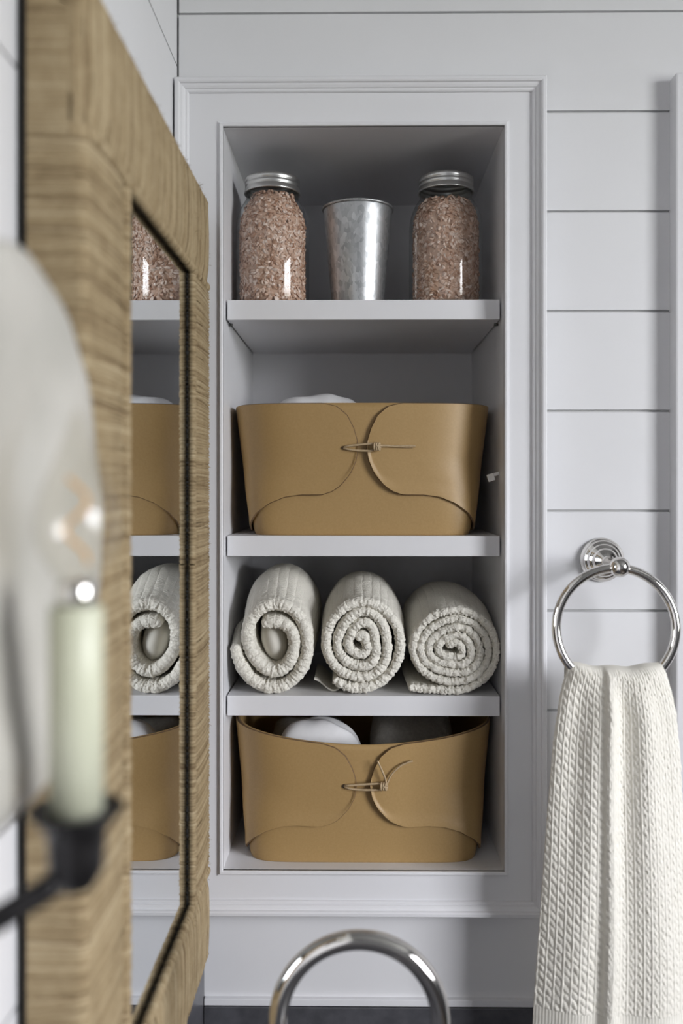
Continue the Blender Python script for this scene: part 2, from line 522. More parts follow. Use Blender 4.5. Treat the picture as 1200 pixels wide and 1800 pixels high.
# ------------------------------------------------------------------ jars of salt and zinc cup
JR = 0.0463
gprof = [(0.0, 0.004), (0.030, 0.0035), (0.036, 0.0), (0.0405, 0.0005), (0.0445, 0.004), (JR, 0.012), (JR, 0.100), (0.0457, 0.108), (0.0437, 0.118),
         (0.0400, 0.1275), (0.0362, 0.134), (0.0335, 0.138), (0.0325, 0.142), (0.0325, 0.158)]
def in_r(z):
    return interp(z, [p[1] for p in gprof[3:]], [p[0] for p in gprof[3:]])
def make_jar(x, y, top, seed, label, rz):
    root = thing('glass_jar', label, 'jar', (x, y, S1), 'glass jars of salt')
    part('glass', M['glass'], root, lambda q: q.lathe(gprof, seg=64))
    rr = random.Random(seed)
    def salt(q):
        rows = [(0.0, 0.0055)] + [(in_r(z) - 0.0062, z) for z in np.linspace(0.0065, top - 0.003, 14)] + [(0.0, top - 0.001)]
        for r_, z in rows[:0]: pass
        q.lathe(rows, seg=40)
        def flake(c, nrm, sz):
            u = nrm.orthogonal().normalized()
            u = (Matrix.Rotation(rr.uniform(0, 6.28), 3, nrm) @ u)
            nn = (nrm + 0.55 * Vector((rr.uniform(-1, 1), rr.uniform(-1, 1), rr.uniform(-1, 1)))).normalized()
            u = (u - nn * u.dot(nn)).normalized()
            v_ = nn.cross(u)
            a, b_, t = sz * rr.uniform(.7, 1.3), sz * rr.uniform(.45, .8), sz * rr.uniform(.18, .32)
            vs = []
            k = 5
            for j in range(k):
                an = 2 * math.pi * (j + rr.uniform(-.25, .25)) / k
                vs.append(c + u * a * math.cos(an) + v_ * b_ * math.sin(an))
            vs.append(c + nn * t); vs.append(c - nn * t)
            fs = [(j, (j + 1) % k, k) for j in range(k)] + [((j + 1) % k, j, k + 1) for j in range(k)]
            q.add(vs, fs)
        n_ = 0
        while n_ < 3300:
            z = rr.uniform(0.006, top)
            rg = in_r(z)
            if rr.random() > rg / JR: continue
            n_ += 1
            a = rr.uniform(0, 2 * math.pi)
            d = Vector((math.cos(a), math.sin(a), 0))
            slope = 0.7 if z > 0.108 else 0
            sz = rr.uniform(0.0022, 0.0046)
            flake(d * (rg - 0.0054 - rr.uniform(0, .0010)) + Vector((0, 0, z)), (d + Vector((0, 0, slope))).normalized(), sz)
        for _ in range(350):
            a = rr.uniform(0, 6.28); r_ = (in_r(top) - 0.005) * math.sqrt(rr.random())
            flake(Vector((math.cos(a) * r_, math.sin(a) * r_, top + rr.uniform(-.001, .001))), Vector((0, 0, 1)), rr.uniform(.002, .0034))
    so = part('salt', M['salt'], root, salt)
    so['kind'] = 'stuff'
    lprof = [(0.0, 0.1640), (0.028, 0.1640), (0.0295, 0.1655), (0.0322, 0.1660), (0.0338, 0.1652), (0.0345, 0.163), (0.0345, 0.1600), (0.0338, 0.1593),
             (0.0338, 0.1585), (0.0345, 0.1578), (0.0345, 0.1545), (0.0339, 0.1538), (0.0339, 0.1530), (0.0348, 0.1520), (0.0348, 0.1490), (0.0356, 0.1478),
             (0.0356, 0.1465), (0.0338, 0.1463), (0.0336, 0.150)]
    lid = part('lid_band', M['lid'], root, lambda q: q.lathe([p for p in lprof[1:]], seg=56))
    part('lid_disc', M['lid'], lid, lambda q: q.lathe([(0.0, 0.1655), (0.012, 0.1657), (0.024, 0.1650), (0.0285, 0.1645)], seg=48))
    root.rotation_euler.z = rz
    return root
make_jar(-0.1075, 0.086, 0.143, 3, 'glass jar of pink salt filled up to its silver lid, left of the metal cup', 0)
make_jar(0.1115, 0.084, 0.134, 9, 'glass jar of pink salt with clear gap below lid, right of metal cup', 1.3)

cup = thing('metal_cup', 'tapered galvanised metal cup standing between the two salt jars', 'cup', (0.0005, 0.095, S1))
def cupbody(q):
    H = 0.1305
    out = [(0.0, 0.002), (0.0305, 0.002), (0.0312, 0.0), (0.0330, 0.0), (0.0336, 0.0015), (0.0334, 0.0045), (0.0329, 0.0052)]
    out += [(0.0329 + (0.0438 - 0.0329) * t, 0.0055 + (H - 0.0065) * t) for t in np.linspace(0.01, 0.985, 10)]
    q.lathe(out + [(0.0433, H), (0.0425, H - 0.003), (0.032, 0.007), (0.0, 0.0065)], seg=64)
part('body', M['zinc'], cup, cupbody)
part('rolled_rim', M['zinc'], cup, lambda q: q.tube([(0.0443 * math.cos(a), 0.0443 * math.sin(a), 0.1300) for a in np.linspace(0, 2 * math.pi, 65)[:-1]], 0.0017, 8, closed=True))
part('seam', M['zinc'], cup, lambda q: q.tube([(-0.0300 - 0.0100 * t, 0.0150 + 0.0035 * t, 0.006 + 0.121 * t) for t in np.linspace(0, 1, 8)], 0.0012, 6))

# ------------------------------------------------------------------ leather baskets
NB = 4.2
def nb_at(v): return 8.5 + (NB - 8.5) * smooth(0.0, 0.6, v)
def make_basket(zbot, H, sag, cx, halfw_t, halfw_b, yf, bb, gap, label, cord_kind):
    bt = 0.118
    yc = yf + bt
    root = thing('leather_basket', label, 'basket', (cx, yc, zbot), 'tan leather baskets')
    def A(v): return halfw_b + (halfw_t - halfw_b) * max(0, v) ** 0.72
    def B(v): return bb + (bt - bb) * max(0, v) ** 0.8
    def pos(t, v, off=0.0):
        c, s_ = math.cos(t), math.sin(t)
        n_ = nb_at(v)
        xn = math.copysign(abs(c) ** (2 / n_), c); yn = math.copysign(abs(s_) ** (2 / n_), s_)
        nx = math.copysign(abs(xn) ** (n_ - 1), xn) / A(v); ny = math.copysign(abs(yn) ** (n_ - 1), yn) / B(v)
        l = math.hypot(nx, ny)
        z = v * (H - sag * (1 - abs(xn) ** 1.7))
        return (A(v) * xn + off * nx / l, -(B(v) * yn) - off * ny / l, z)
    # angles spread by arc length
    def even(t0, t1, n):
        ts = np.linspace(t0, t1, 900)
        pp = np.array([pos(t, 0.7) for t in ts])
        d = np.concatenate([[0], np.cumsum(np.linalg.norm(np.diff(pp, axis=0), axis=1))])
        return np.interp(np.linspace(0, d[-1], n), d, ts)
    TH_ = 0.0022
    def body(q):
        ts = []
        for k in range(4):
            ts += list(even(k * math.pi / 2, (k + 1) * math.pi / 2, 29))[:-1]
        vs = [0.0, 0.006, 0.02, 0.05] + list(np.linspace(0.1, 1.0, 18))
        rows = [[(0.0, 0.0, 0.0014)] * len(ts)]
        rows += [[pos(t, 0.0, -0.006)[:2] + (0.0006,) for t in ts]]
        rows += [[pos(t, 0.0, -0.0015)[:2] + (0.0,) for t in ts]]
        rows += [[pos(t, v) for t in ts] for v in vs]
        rows += [[pos(t, v, -TH_) for t in ts] for v in reversed(vs)]
        rows += [[(0.0, 0.0, 0.003)] * len(ts)]
        o = q.grid(rows, close_u=True)
    part('body', M['leather'], root, body)
    W = lambda v: (192 + 31 * max(v, 0) ** 0.72)
    topc = [(64 + 2, 1.0), (42, .974), (25, .909), (14, .813), (8, .72), (6.4, .665)]
    lowc = [(6.4, .665), (9.5, .57), (18, .474), (33, .383), (46, .335), (68, .304), (107, .304), (133, .287), (159, .239), (181, .165), (190, .10), (194, .02)]
    topn = sorted([((h + gap * (1 - h / 194)) / W(v), v) for h, v in topc])
    lown = sorted([((h + gap * (1 - h / 194)) / W(v), v) for h, v in lowc])
    xt, vt = [p[0] for p in topn], [p[1] for p in topn]
    xl, vl = [p[0] for p in lown], [p[1] for p in lown]
    def hi(x): return interp(x, xt, vt)
    def lo(x): return interp(x, xl, vl)
    x_tip = xt[0]
    for side in (-1, 1):
        def flap(q):
            t_tip = math.acos(x_tip ** (NB / 2))
            ts = list(even(-math.pi / 2 * 0.75, t_tip, 90))
            # extra columns near the rounded tip
            ts = ts[:-4] + list(ts[-4] + (t_tip - ts[-4]) * (1 - (1 - np.linspace(0, 1, 16)) ** 2))
            out, inn = [], []
            for t in ts:
                xn = abs(math.cos(t)) ** (2 / NB)
                front = t > 0
                l_, h_ = 0.02, 1.0
                if front:
                    h_, l_ = hi(xn), lo(xn)
                    for _ in range(6):
                        l_ = min(h_, 0.5 * l_ + 0.5 * lo(abs(math.cos(t)) ** (2 / nb_at(l_))))
                lift = 0.0008 + 0.0022 * smooth(0.45, 0.02, xn) if front else 0.0008
                o1, i1 = [], []
                to = t
                if front and xn < 0.97: to = math.acos(min(0.999, xn + 0.0055 * smooth(0.5, 0.05, xn)) ** (NB / 2))
                e_ = min(0.0055, 0.3 * (h_ - l_))
                for j in range(25):
                    v = l_ + (h_ - l_) * j / 24
                    vo = l_ + e_ + (h_ - l_ - 2 * e_) * j / 24
                    lf = lift + (0.0018 * smooth(0.12, 0.0, v - l_) if front else 0)
                    a = t if side > 0 else math.pi - t
                    ao = to if side > 0 else math.pi - to
                    o1.append(pos(ao, vo, lf + 0.0020)); i1.append(pos(a, v, lf - (0.0002 if not front else 0)))
                out.append(o1); inn.append(i1)
            q.grid(out); q.grid(inn)
            n = len(ts)
            edge_o = [out[i][24] for i in range(n)]; edge_i = [inn[i][24] for i in range(n)]
            q.grid([edge_o, edge_i], mi=1)
            q.grid([[out[i][0] for i in range(n)], [inn[i][0] for i in range(n)]], mi=1)
            q.grid([out[0], inn[0]], mi=1)
            q.grid([out[-1], inn[-1]], mi=1)
        part('flap', [M['leather'], M['leather_edge']], root, flap)
    # lacing cord: pixel-free local coordinates on the front face
    def fp(x, v, off):
        t = math.acos(min(1, abs(x) / A(v)) ** (NB / 2))
        return pos(t if x >= 0 else math.pi - t, v, off)
    hole = part('hole_disc', M['hole'], root, lambda q: q.tube([fp(-0.0225, .66, .0045), fp(-0.0225, .66, .0060)], 0.0021, 12))  # solid dark disc; the shade inside the hole is put into its colour
    def cord(q):
        kx = 0.0175 if cord_kind == 1 else 0.0245
        def line(pts, r_=0.00132):
            P_ = [Vector(fp(x, v, o)) for x, v, o in pts]
            res = []
            for i in range(len(P_) - 1):
                p0, p1, p2, p3 = P_[max(i - 1, 0)], P_[i], P_[i + 1], P_[min(i + 2, len(P_) - 1)]
                for s_ in range(6):
                    u = s_ / 6
                    res.append(0.5 * ((2 * p1) + (-p0 + p2) * u + (2 * p0 - 5 * p1 + 4 * p2 - p3) * u * u + (-p0 + 3 * p1 - 3 * p2 + p3) * u ** 3))
            res.append(P_[-1])
            q.tube(res, r_, 8)
        line([(-0.0225, .662, .0052), (-0.018, .672, .0078), (-0.005, .682, .0085), (kx - .008, .690, .0085), (kx, .685, .0085)])
        line([(-0.0225, .658, .0052), (-0.018, .650, .0078), (-0.005, .640, .0082), (kx - .008, .638, .0082), (kx, .650, .0085)])
        # wound knot
        c = Vector(fp(kx, .668, .0088))
        for dx in (-0.0026, 0.0, 0.0026):
            q.tube([c + Vector((dx + 0.0012 * math.sin(a), 0.0030 * math.sin(a) - .0008, 0.0042 * math.cos(a))) for a in np.linspace(0, 2 * math.pi, 17)[:-1]], 0.0013, 7, closed=True)
        q.tube([c + Vector((-0.004, -.002, .002)), c + Vector((0, -.0046, 0.0005)), c + Vector((0.004, -.002, -.0015))], 0.0012, 7)
        if cord_kind == 1:
            line([(kx, .672, .0088), (kx + .008, .676, .0072), (kx + .022, .672, .0064), (kx + .040, .674, .0062), (kx + .0455, .672, .0062)], 0.0014)
            line([(kx, .664, .0080), (kx + .012, .672, .0058), (kx + .034, .666, .0052), (kx + .043, .666, .0050)], 0.0011)
        else:
            line([(kx + .002, .668, .0090), (kx + .002, .72, .0110), (kx - .002, .80, .0120), (kx - .0078, .885, .0095)], 0.0011)
            line([(kx + .003, .670, .0085), (kx + .008, .75, .0080), (kx + .018, .82, .0075), (kx + .029, .850, .0068), (kx + .034, .855, .0066)], 0.0011)
    part('lacing_cord', M['cord'], root, cord)
    return root, pos, yc
bk1, pos1, yc1 = make_basket(S2, 0.1590, 0.0, 0.0058, 0.1585, 0.1325, 0.022, 0.107, 0, 'tan leather basket with straight rim and knotted cord, on the shelf above the rolled towels', 1)
bk2, pos2, yc2 = make_basket(OZ0, 0.1620, 0.0200, 0.0068, 0.1592, 0.1385, 0.018, 0.113, 4, 'tan leather basket with dipping rim and loose cord ends, at the cabinet bottom', 2)

# ------------------------------------------------------------------ cloth in the baskets
def mound(name, mat, label, cat, c, size, folds, seed, zflat=0.0):
    """soft folded cloth: a rounded slab whose top carries overlapping folds"""
    m_ = MB()
    nu, nv = 64, 40
    rows_t, rows_b = [], []
    for j in range(nv + 1):
        rt, rb = [], []
        for i in range(nu + 1):
            u, v = i / nu * 2 - 1, j / nv * 2 - 1
            e = max(0.0, 1 - abs(u) ** 8) ** 0.5 * max(0.0, 1 - abs(v) ** 4) ** 0.5
            f = folds(u, v) + 0.02 * noise.noise(Vector((u * 2.5 + seed, v * 2.5, 0)))
            x, y = c[0] + size[0] * u, c[1] + size[1] * v
            rt.append((x, y, c[2] + size[2] * (0.25 + 0.75 * e) * (0.8 + f)))
            rb.append((x, y, c[2]))
        rows_t.append(rt); rows_b.append(rb)
    m_.grid(rows_t); m_.grid(rows_b, flip=True)
    for a, b_ in ((rows_t[0], rows_b[0]), (rows_t[-1], rows_b[-1])): m_.grid([a, b_])
    m_.grid([[r_[0] for r_ in rows_t], [r_[0] for r_ in rows_b]])
    m_.grid([[r_[-1] for r_ in rows_t], [r_[-1] for r_ in rows_b]])
    o = m_.build(name, mat)
    tag(o, label, cat)
    return o
mound('folded_cloth', M['white_cloth'], 'crumpled white cloth peeking over the rim of the upper basket', 'cloth',
      (-0.052, 0.150, S2 + 0.004), (0.070, 0.070, 0.186),
      lambda u, v: 0.142 + 0.016 * math.exp(-((u + 0.15) / 0.5) ** 2) - 0.010 * abs(math.sin(3.4 * u + 5 * v + 0.6)) - 0.06 * u * u - 0.05 * v * v, 2)
mound('folded_cloth', M['white_cloth'], 'smooth white folded cloth inside the bottom basket, left of the cord', 'cloth',
      (-0.047, 0.080, OZ0 + 0.004), (0.062, 0.026, 0.155),
      lambda u, v: 0.195 - 0.19 * (u + 0.08) ** 2, 5)
def cloth_roll(name, mat, label, c, r_, half, ang):
    m_ = MB()
    rows = []
    ca, sa = math.cos(ang), math.sin(ang)
    for i in range(25):
        u = i / 24 * 2 - 1
        row = []
        e = max(0.0, 1 - abs(u) ** 8) ** 0.5
        for k in range(48):
            a = 2 * math.pi * k / 48
            rr = r_ * (0.55 + 0.45 * e) * (1 + 0.05 * noise.noise(Vector((u * 3, math.cos(a) * 2, math.sin(a) * 2))) - 0.05 * math.exp(-((a - 1.1) / 0.12) ** 2))
            lx, ly, lz = u * half, rr * math.cos(a), rr * math.sin(a)
            row.append((c[0] + lx * ca - ly * sa, c[1] + lx * sa + ly * ca, c[2] + lz))
        rows.append(row)
    o = m_.grid(rows, close_u=True)
    for k in (0, 24):
        m_.add([rows[k][i] for i in range(48)], [list(range(48))])
    ob = m_.build(name, mat)
    tag(ob, label, 'towel', 'grey towels in the bottom basket')
    return ob
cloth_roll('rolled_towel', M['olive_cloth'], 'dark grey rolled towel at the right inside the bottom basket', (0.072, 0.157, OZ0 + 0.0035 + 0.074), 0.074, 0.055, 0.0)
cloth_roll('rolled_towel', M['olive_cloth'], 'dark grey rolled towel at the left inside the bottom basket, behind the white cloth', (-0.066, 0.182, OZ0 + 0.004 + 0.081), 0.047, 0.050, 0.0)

# ------------------------------------------------------------------ rolled cream towels
def make_towel_roll(x, y0_, length, phi_tail, turns, thick, pitch, rx, rz, cz, grow, seed, label, tail_len=0.0, hole=None, wob=0.05, lead=0.4, skew=0.0):
    """sheet wound in a spiral; phi grows anticlockwise from the tail at the outside inward"""
    root = thing('rolled_towel', label, 'towel', (x, y0_ + length / 2, S3), 'rolled cream towels')
    n = 1600
    phis = np.linspace(0, 2 * math.pi * turns, n)
    pts = []
    R0 = 1.0
    for ph in phis:
        k = ph / (2 * math.pi)
        r_ = 1.0 + pitch * (lead - k)
        r_ = max(r_, 0.02)
        a = phi_tail + ph
        inner = max(0.0, 1 - r_)
        wb = 1 + wob * inner * math.sin(2 * a + seed) + wob * 0.7 * inner * math.sin(3 * a + 2.1 * seed)
        pts.append(Vector((rx * r_ * wb * math.cos(a) + skew * inner * 0.01, 0, rz * r_ * wb * math.sin(a))))
    if tail_len:
        t0 = (pts[0] - pts[3]).normalized()
        m_ = 90
        pre = []
        for i in range(m_, 0, -1):
            d = tail_len * i / m_
            p = pts[0] + t0 * d
            pre.append(p)
        pts = pre + pts
    # even spacing
    arr = np.array([p[:] for p in pts])
    d = np.concatenate([[0], np.cumsum(np.linalg.norm(np.diff(arr, axis=0), axis=1))])
    Ltot = d[-1]
    ns = int(Ltot / 0.0009)
    ss = np.linspace(0, Ltot, ns)
    cxs, czs = np.interp(ss, d, arr[:, 0]), np.interp(ss, d, arr[:, 2])
    cen = np.stack([cxs, czs + cz], 1)
    h = thick / 2
    cen[:, 1] = np.maximum(cen[:, 1], h + 0.0006)          # lies on the shelf
    tan = np.gradient(cen, axis=0)
    tan /= np.linalg.norm(tan, axis=1)[:, None]
    nor = np.stack([tan[:, 1], -tan[:, 0]], 1)              # outward for an anticlockwise inward spiral
    rho = h * 1.05
    ys = list(rho * (1 - np.cos(np.linspace(0.10, math.pi / 2, 11)))) + list(np.linspace(rho * 1.15, 0.03, 18)) + list(np.linspace(0.033, length, 36))
    rr = np.random.RandomState(seed)
    # pucker pattern along the front edge
    def nz(a, b_, c): return noise.noise(Vector((a, b_, c)))
    end_f = np.minimum(1, np.minimum(ss, Ltot - ss) / h)
    end_f = np.sqrt(np.maximum(0.03, 1 - (1 - end_f) ** 2))
    rows_o, rows_i = [], []
    lip = np.array([nz(s / 0.0075, seed, 0.3) for s in ss])
    puck = np.array([abs(math.sin(math.pi * (s / 0.0046 + 0.6 * nz(s / 0.012, seed, 2.0)))) for s in ss]) - 0.5
    tvar = np.array([1 + 0.14 * nz(s / 0.022, seed, 8.0) for s in ss])
    for j, y in enumerate(ys):
        f = math.sqrt(max(0, 1 - ((rho - y) / rho) ** 2)) if y < rho else 1.0
        front = math.exp(-y / 0.010)
        g = 1 + grow * smooth(0.0, 0.085, y) - grow * 0.35 * smooth(0.13, length, y)
        hh = h * f * end_f * tvar
        lump = np.array([nz(s / 0.0030, f * 2.2 + seed, 1.0) for s in ss])
        lump2 = np.array([nz(s / 0.0030, -f * 2.2 - seed, 4.0) for s in ss])
        yy = y + 0.0022 * lip * front - 0.0006 * puck * math.exp(-y / 0.005) + 0.0014 * lump * math.exp(-y / 0.004)
        bumpo = np.array([0.0008 * nz(s / 0.006, y / 0.006, seed) for s in ss]) + (0.0028 * lump + 0.0004 * puck) * front
        bumpi = np.array([0.0008 * nz(s / 0.006, y / 0.006, seed + 9) for s in ss]) + (0.0028 * lump2 + 0.0004 * puck) * front
        o_x = cen[:, 0] + nor[:, 0] * (hh + bumpo * f * end_f); o_z = cen[:, 1] + nor[:, 1] * (hh + bumpo * f * end_f)
        i_x = cen[:, 0] - nor[:, 0] * (hh + bumpi * f * end_f); i_z = cen[:, 1] - nor[:, 1] * (hh + bumpi * f * end_f)
        sgx = 1 + (g - 1) * 0.25
        rows_o.append([(o_x[k] * sgx, -length / 2 + yy[k], max(0.0004, o_z[k] * g)) for k in range(ns)])
        rows_i.append([(i_x[k] * sgx, -length / 2 + yy[k], max(0.0006, i_z[k] * g)) for k in range(ns)])
    def sheet(q):
        q.grid(rows_o); q.grid(rows_i, flip=True)
        q.grid([rows_o[0], rows_i[0]]); q.grid([rows_o[-1], rows_i[-1]])
        q.grid([[r_[0] for r_ in rows_o], [r_[0] for r_ in rows_i]])
        q.grid([[r_[-1] for r_ in rows_o], [r_[-1] for r_ in rows_i]])
        q.attr = list(ss) * (2 * len(rows_o) + 4) + [0.0] * (4 * len(rows_o))
        assert len(q.attr) == len(q.v)
    part('towel_sheet', M['cream_knit'], root, sheet)
    return root
t1 = make_towel_roll(-0.1000, 0.024, 0.215, R(184), 1.86, 0.0152, 0.385, 0.0410, 0.0520, 0.0630, 0.27, 3,
                     'cream waffle towel rolled loosely around an open hollow, leftmost on the towel shelf', wob=0.14)
t2 = make_towel_roll(0.0035, 0.024, 0.205, R(232), 3.75, 0.0122, 0.275, 0.0475, 0.0506, 0.0622, 0.16, 5,
                     'cream waffle towel rolled with an S-curled centre, middle of the three on the towel shelf', wob=0.21)
t3 = make_towel_roll(0.1145, 0.022, 0.195, R(262), 4.75, 0.0095, 0.206, 0.0505, 0.0470, 0.0556, 0.15, 8,
                     'cream waffle towel rolled tightly with a flat hem tail, rightmost on the towel shelf', wob=0.17, tail_len=0.046)
# smooth cloth bulging inside the hollow of the left towel
def plug(q):
    rows = []
    for i in range(17):
        u = i / 16
        row = []
        for k in range(32):
            a = 2 * math.pi * k / 32
            s_ = math.sin(u * math.pi / 2)
            row.append((-0.002 + 0.018 * s_ * math.cos(a) - 0.004 * math.sin(a) * s_, -0.097 + 0.035 * (1 - math.cos(u * math.pi / 2)), 0.062 + 0.030 * s_ * math.sin(a)))
        rows.append(row)
    q.grid(rows, close_u=True)
part('inner_fold', M['plain_cloth'], t1, plug)
# loose hem corner poking out at the left under the middle towel
def hem(q):
    rt, rb = [], []
    for j in range(9):
        v = j / 8
        a, b_ = [], []
        for i in range(13):
            u = i / 12
            x = -0.056 + 0.030 * u
            z = 0.0035 + 0.008 * (1 - u) ** 2 + 0.0035 * math.sin(u * 5 + 1.0)
            y = -0.085 + 0.09 * v
            a.append((x, y, z + 0.0022)); b_.append((x, y, z))
        rt.append(a); rb.append(b_)
    q.grid(rt); q.grid(rb); q.grid([rt[0], rb[0]]); q.grid([rt[-1], rb[-1]])
    q.grid([[r_[0] for r_ in rt], [r_[0] for r_ in rb]]); q.grid([[r_[-1] for r_ in rt], [r_[-1] for r_ in rb]])
h_ = part('hem', M['plain_cloth'], t2, hem)

# ------------------------------------------------------------------ towel ring and hanging towel
RX, RY, RZ = 0.284, -0.063, E - 0.1555
ring = thing('towel_ring', 'polished nickel towel ring on a stepped round rosette, right of the cabinet', 'towel ring', (0.2895, WALL, E - 0.087))
rl = (-0.2895, -WALL, -(E - 0.087))
rp_ = [(0.0258, 0.0), (0.0262, 0.002), (0.0258, 0.0045), (0.0238, 0.0055), (0.0232, 0.0065), (0.0232, 0.009), (0.0212, 0.0108), (0.0196, 0.0112), (0.0190, 0.0135),
       (0.0165, 0.0155), (0.0150, 0.0160), (0.0142, 0.0185), (0.0115, 0.021), (0.0085, 0.0225), (0.0062, 0.026), (0.0052, 0.034), (0.0050, 0.046), (0.0054, 0.058), (0.0072, 0.066), (0.0080, 0.069), (0.0078, 0.071), (0.0060, 0.0725), (0.003, 0.074)]
part('rosette', M['nickel'], ring, lambda q: q.lathe(rp_[:15] + [(0.0001, 0.0262)], (0.2895, WALL, E - 0.087), 64, axis='Y'), rl)
part('post', M['nickel'], ring, lambda q: q.lathe([(r_, z) for r_, z in rp_[13:]] + [(0.0001, 0.0741)], (0.2895, WALL, E - 0.087), 40, axis='Y'), rl)
part('ball', M['nickel'], ring, lambda q: q.lathe([(0.0112 * math.sin(a) + 1e-5, -0.0112 * math.cos(a)) for a in np.linspace(0, math.pi, 20)], (0.2875, -0.064, E - 0.0885), 36), rl)
part('hoop', M['nickel'], ring, lambda q: q.tube([(RX + 0.0655 * math.sin(a), RY + 0.003 * math.cos(a), RZ + 0.0655 * math.cos(a)) for a in np.linspace(0, 2 * math.pi, 121)[:-1]], 0.0052, 16, closed=True), rl)

htw = thing('hanging_towel', 'ivory waffle weave hand towel hanging folded through the nickel towel ring', 'towel', (RX, RY, E - 0.64))
def tw_pt(u, z_rel, off):
    pass
def hang(q, sgn, nu, nv, zb):
    rows_f, rows_k = [], []
    ztop = -0.1915
    for j in range(nv + 1):
        v = j / nv
        d = v * (-zb + ztop)                      # distance down from the top edge (negative rel)
        z = ztop - abs(d)
        px = 855 - z * 1595
        xl = interp(px, [1160, 1180, 1220, 1300, 1420, 1600, 1770, 1900], [1001, 995, 984, 972, 962, 951, 941, 936])
        xr = interp(px, [1160, 1180, 1220, 1250, 1330, 1500, 1700, 1900], [1160, 1168, 1178, 1184, 1191, 1199, 1207, 1213])
        xl, xr = (xl - 628) / 1595 * 0.992, (xr - 628) / 1595 * 0.992
        if sgn < 0: xl += 0.012 * smooth(0.004, 0.05, abs(d)); xr -= 0.008 * smooth(0.004, 0.05, abs(d))
        rf, rk = [], []
        drop = abs(d)
        hemz = z < -0.572
        for i in range(nu + 1):
            u = i / nu
            x = xl + (xr - xl) * u
            # soft folds
            uf = 0.375 + 0.045 * smooth(0, 0.35, drop)
            step = smooth(uf - 0.030, uf + 0.020, u) * 0.0062
            crown = 0.0075 * math.exp(-((u - uf - 0.055) / 0.055) ** 2) * smooth(0.0, 0.06, drop)
            fold2 = 0.0035 * math.cos((u - 0.78) * 13) * smooth(0.0, 0.08, drop)
            fold3 = 0.003 * math.sin(u * 19 + 1.2) * smooth(0.0, 0.05, drop) * smooth(0.35, 0.1, drop)
            edge = -0.013 * (abs(u * 2 - 1) ** 5)
            base = 0.0165 + 0.004 * smooth(0.0, 0.10, drop) - 0.010 * smooth(0.15, 0.45, drop)
            top = smooth(0.0, 0.016, drop)
            out = (base + step + crown + fold2 + fold3 + edge) if sgn > 0 else 0.010
            out *= math.sqrt(max(0.0, 1 - (1 - min(1, drop / 0.013)) ** 2))
            sagz = -0.0055 * math.sin(math.pi * u) ** 0.7 * smooth(0.05, 0, drop) + 0.0009 * math.sin(u * 17) * smooth(0.02, 0, drop)
            # waffle relief in cloth space (columns with slanted cells)
            wx = (u - uf) * 0.215; wz = drop
            if hemz:
                bmp = 0.0006 * math.sin(wx * 1500) * 0.3
            else:
                col = wx / 0.0112
                ci = math.floor(col); fc = col - ci
                rib = math.exp(-((fc - 0.0) / 0.10) ** 2) + math.exp(-((fc - 1.0) / 0.10) ** 2)
                slant = wz / 0.0094 - (fc * 0.8 if u < uf else 0.25 * fc + 0.5 * (fc > 0.5)) + 0.37 * ci + 0.45 * noise.noise(Vector((ci * 3.1, wz * 50, 1)))
                cell = abs(math.sin(math.pi * slant)) ** 0.7 * math.sin(math.pi * fc) ** 0.8
                plain = math.exp(-((u - uf - 0.05) / 0.035) ** 4)
                bmp = (0.0014 * rib + 0.0014 * (cell - 0.4)) * (1 - 0.75 * plain)
                bmp += 0.0007 * noise.noise(Vector((wx * 150, wz * 150, 4))) + 0.0004 * noise.noise(Vector((wx * 420, wz * 420, 2)))
            bmp *= smooth(0, 0.008, drop)
            xj = 0.0010 * noise.noise(Vector((z * 120, 3 if u < .5 else 7, 0))) * (abs(u * 2 - 1) ** 12)
            yy = RY - sgn * (out + bmp)
            rf.append((x + xj - RX, yy - RY, E + z + sagz - (E - 0.64)))
            rk.append((x - RX, yy - RY + sgn * (0.0030 if drop > 0.02 else 0.0008), E + z + sagz - 0.0008 * smooth(0.02, 0, drop) - (E - 0.64)))
        rows_f.append(rf); rows_k.append(rk)
    q.grid(rows_f); q.grid(rows_k)
    q.grid([[r_[0] for r_ in rows_f], [r_[0] for r_ in rows_k]])
    q.grid([[r_[-1] for r_ in rows_f], [r_[-1] for r_ in rows_k]])
    q.grid([rows_f[-1], rows_k[-1]])
part('front_fall', M['ivory_cloth'], htw, lambda q: hang(q, 1, 260, 400, -0.640))
part('back_fall', M['ivory_cloth'], htw, lambda q: hang(q, -1, 80, 130, -0.600))

# ------------------------------------------------------------------ mirror with sea-grass frame
XB, TF = -0.2073, 0.0385                   # back of the frame, frame thickness
YN, YF = -0.496, -0.026
ZT, ZB = E + 0.325, E - 0.535
WR = 0.1045
mir = thing('wall_mirror', 'rectangular mirror in a wide wrapped sea-grass frame hung on the left wall', 'mirror', (LW, (YN + YF) / 2, ZB))
ml_ = (-LW, -(YN + YF) / 2, -ZB)
def profile():
    """(w, h): w from the inner edge (0) to the outer edge, h away from the wall"""
    p = [(0.0035, 0.026), (0.003, 0.0325)]
    for a in np.linspace(math.pi + 0.9, 0.15, 11):
        p.append((0.0045 + 0.0042 * math.cos(a), 0.0362 + 0.0038 * math.sin(a)))
    p.append((0.0096, 0.0352))
    for t in np.linspace(0.0, 1, 7)[1:]:
        p.append((0.0096 + (WR - 0.0078 - 0.0096) * t, 0.0362 + 0.0026 * math.sin(math.pi * (0.15 + 0.7 * t))))
    for a in np.linspace(math.pi / 2, 0, 7)[1:]:
        p.append((WR - 0.007 + 0.007 * math.cos(a), TF - 0.0085 + 0.0082 * math.sin(a)))
    for t in np.linspace(0, 1, 6)[1:]:
        p.append((WR, (TF - 0.0085) * (1 - t)))
    return p
PROF = profile()
PN = []
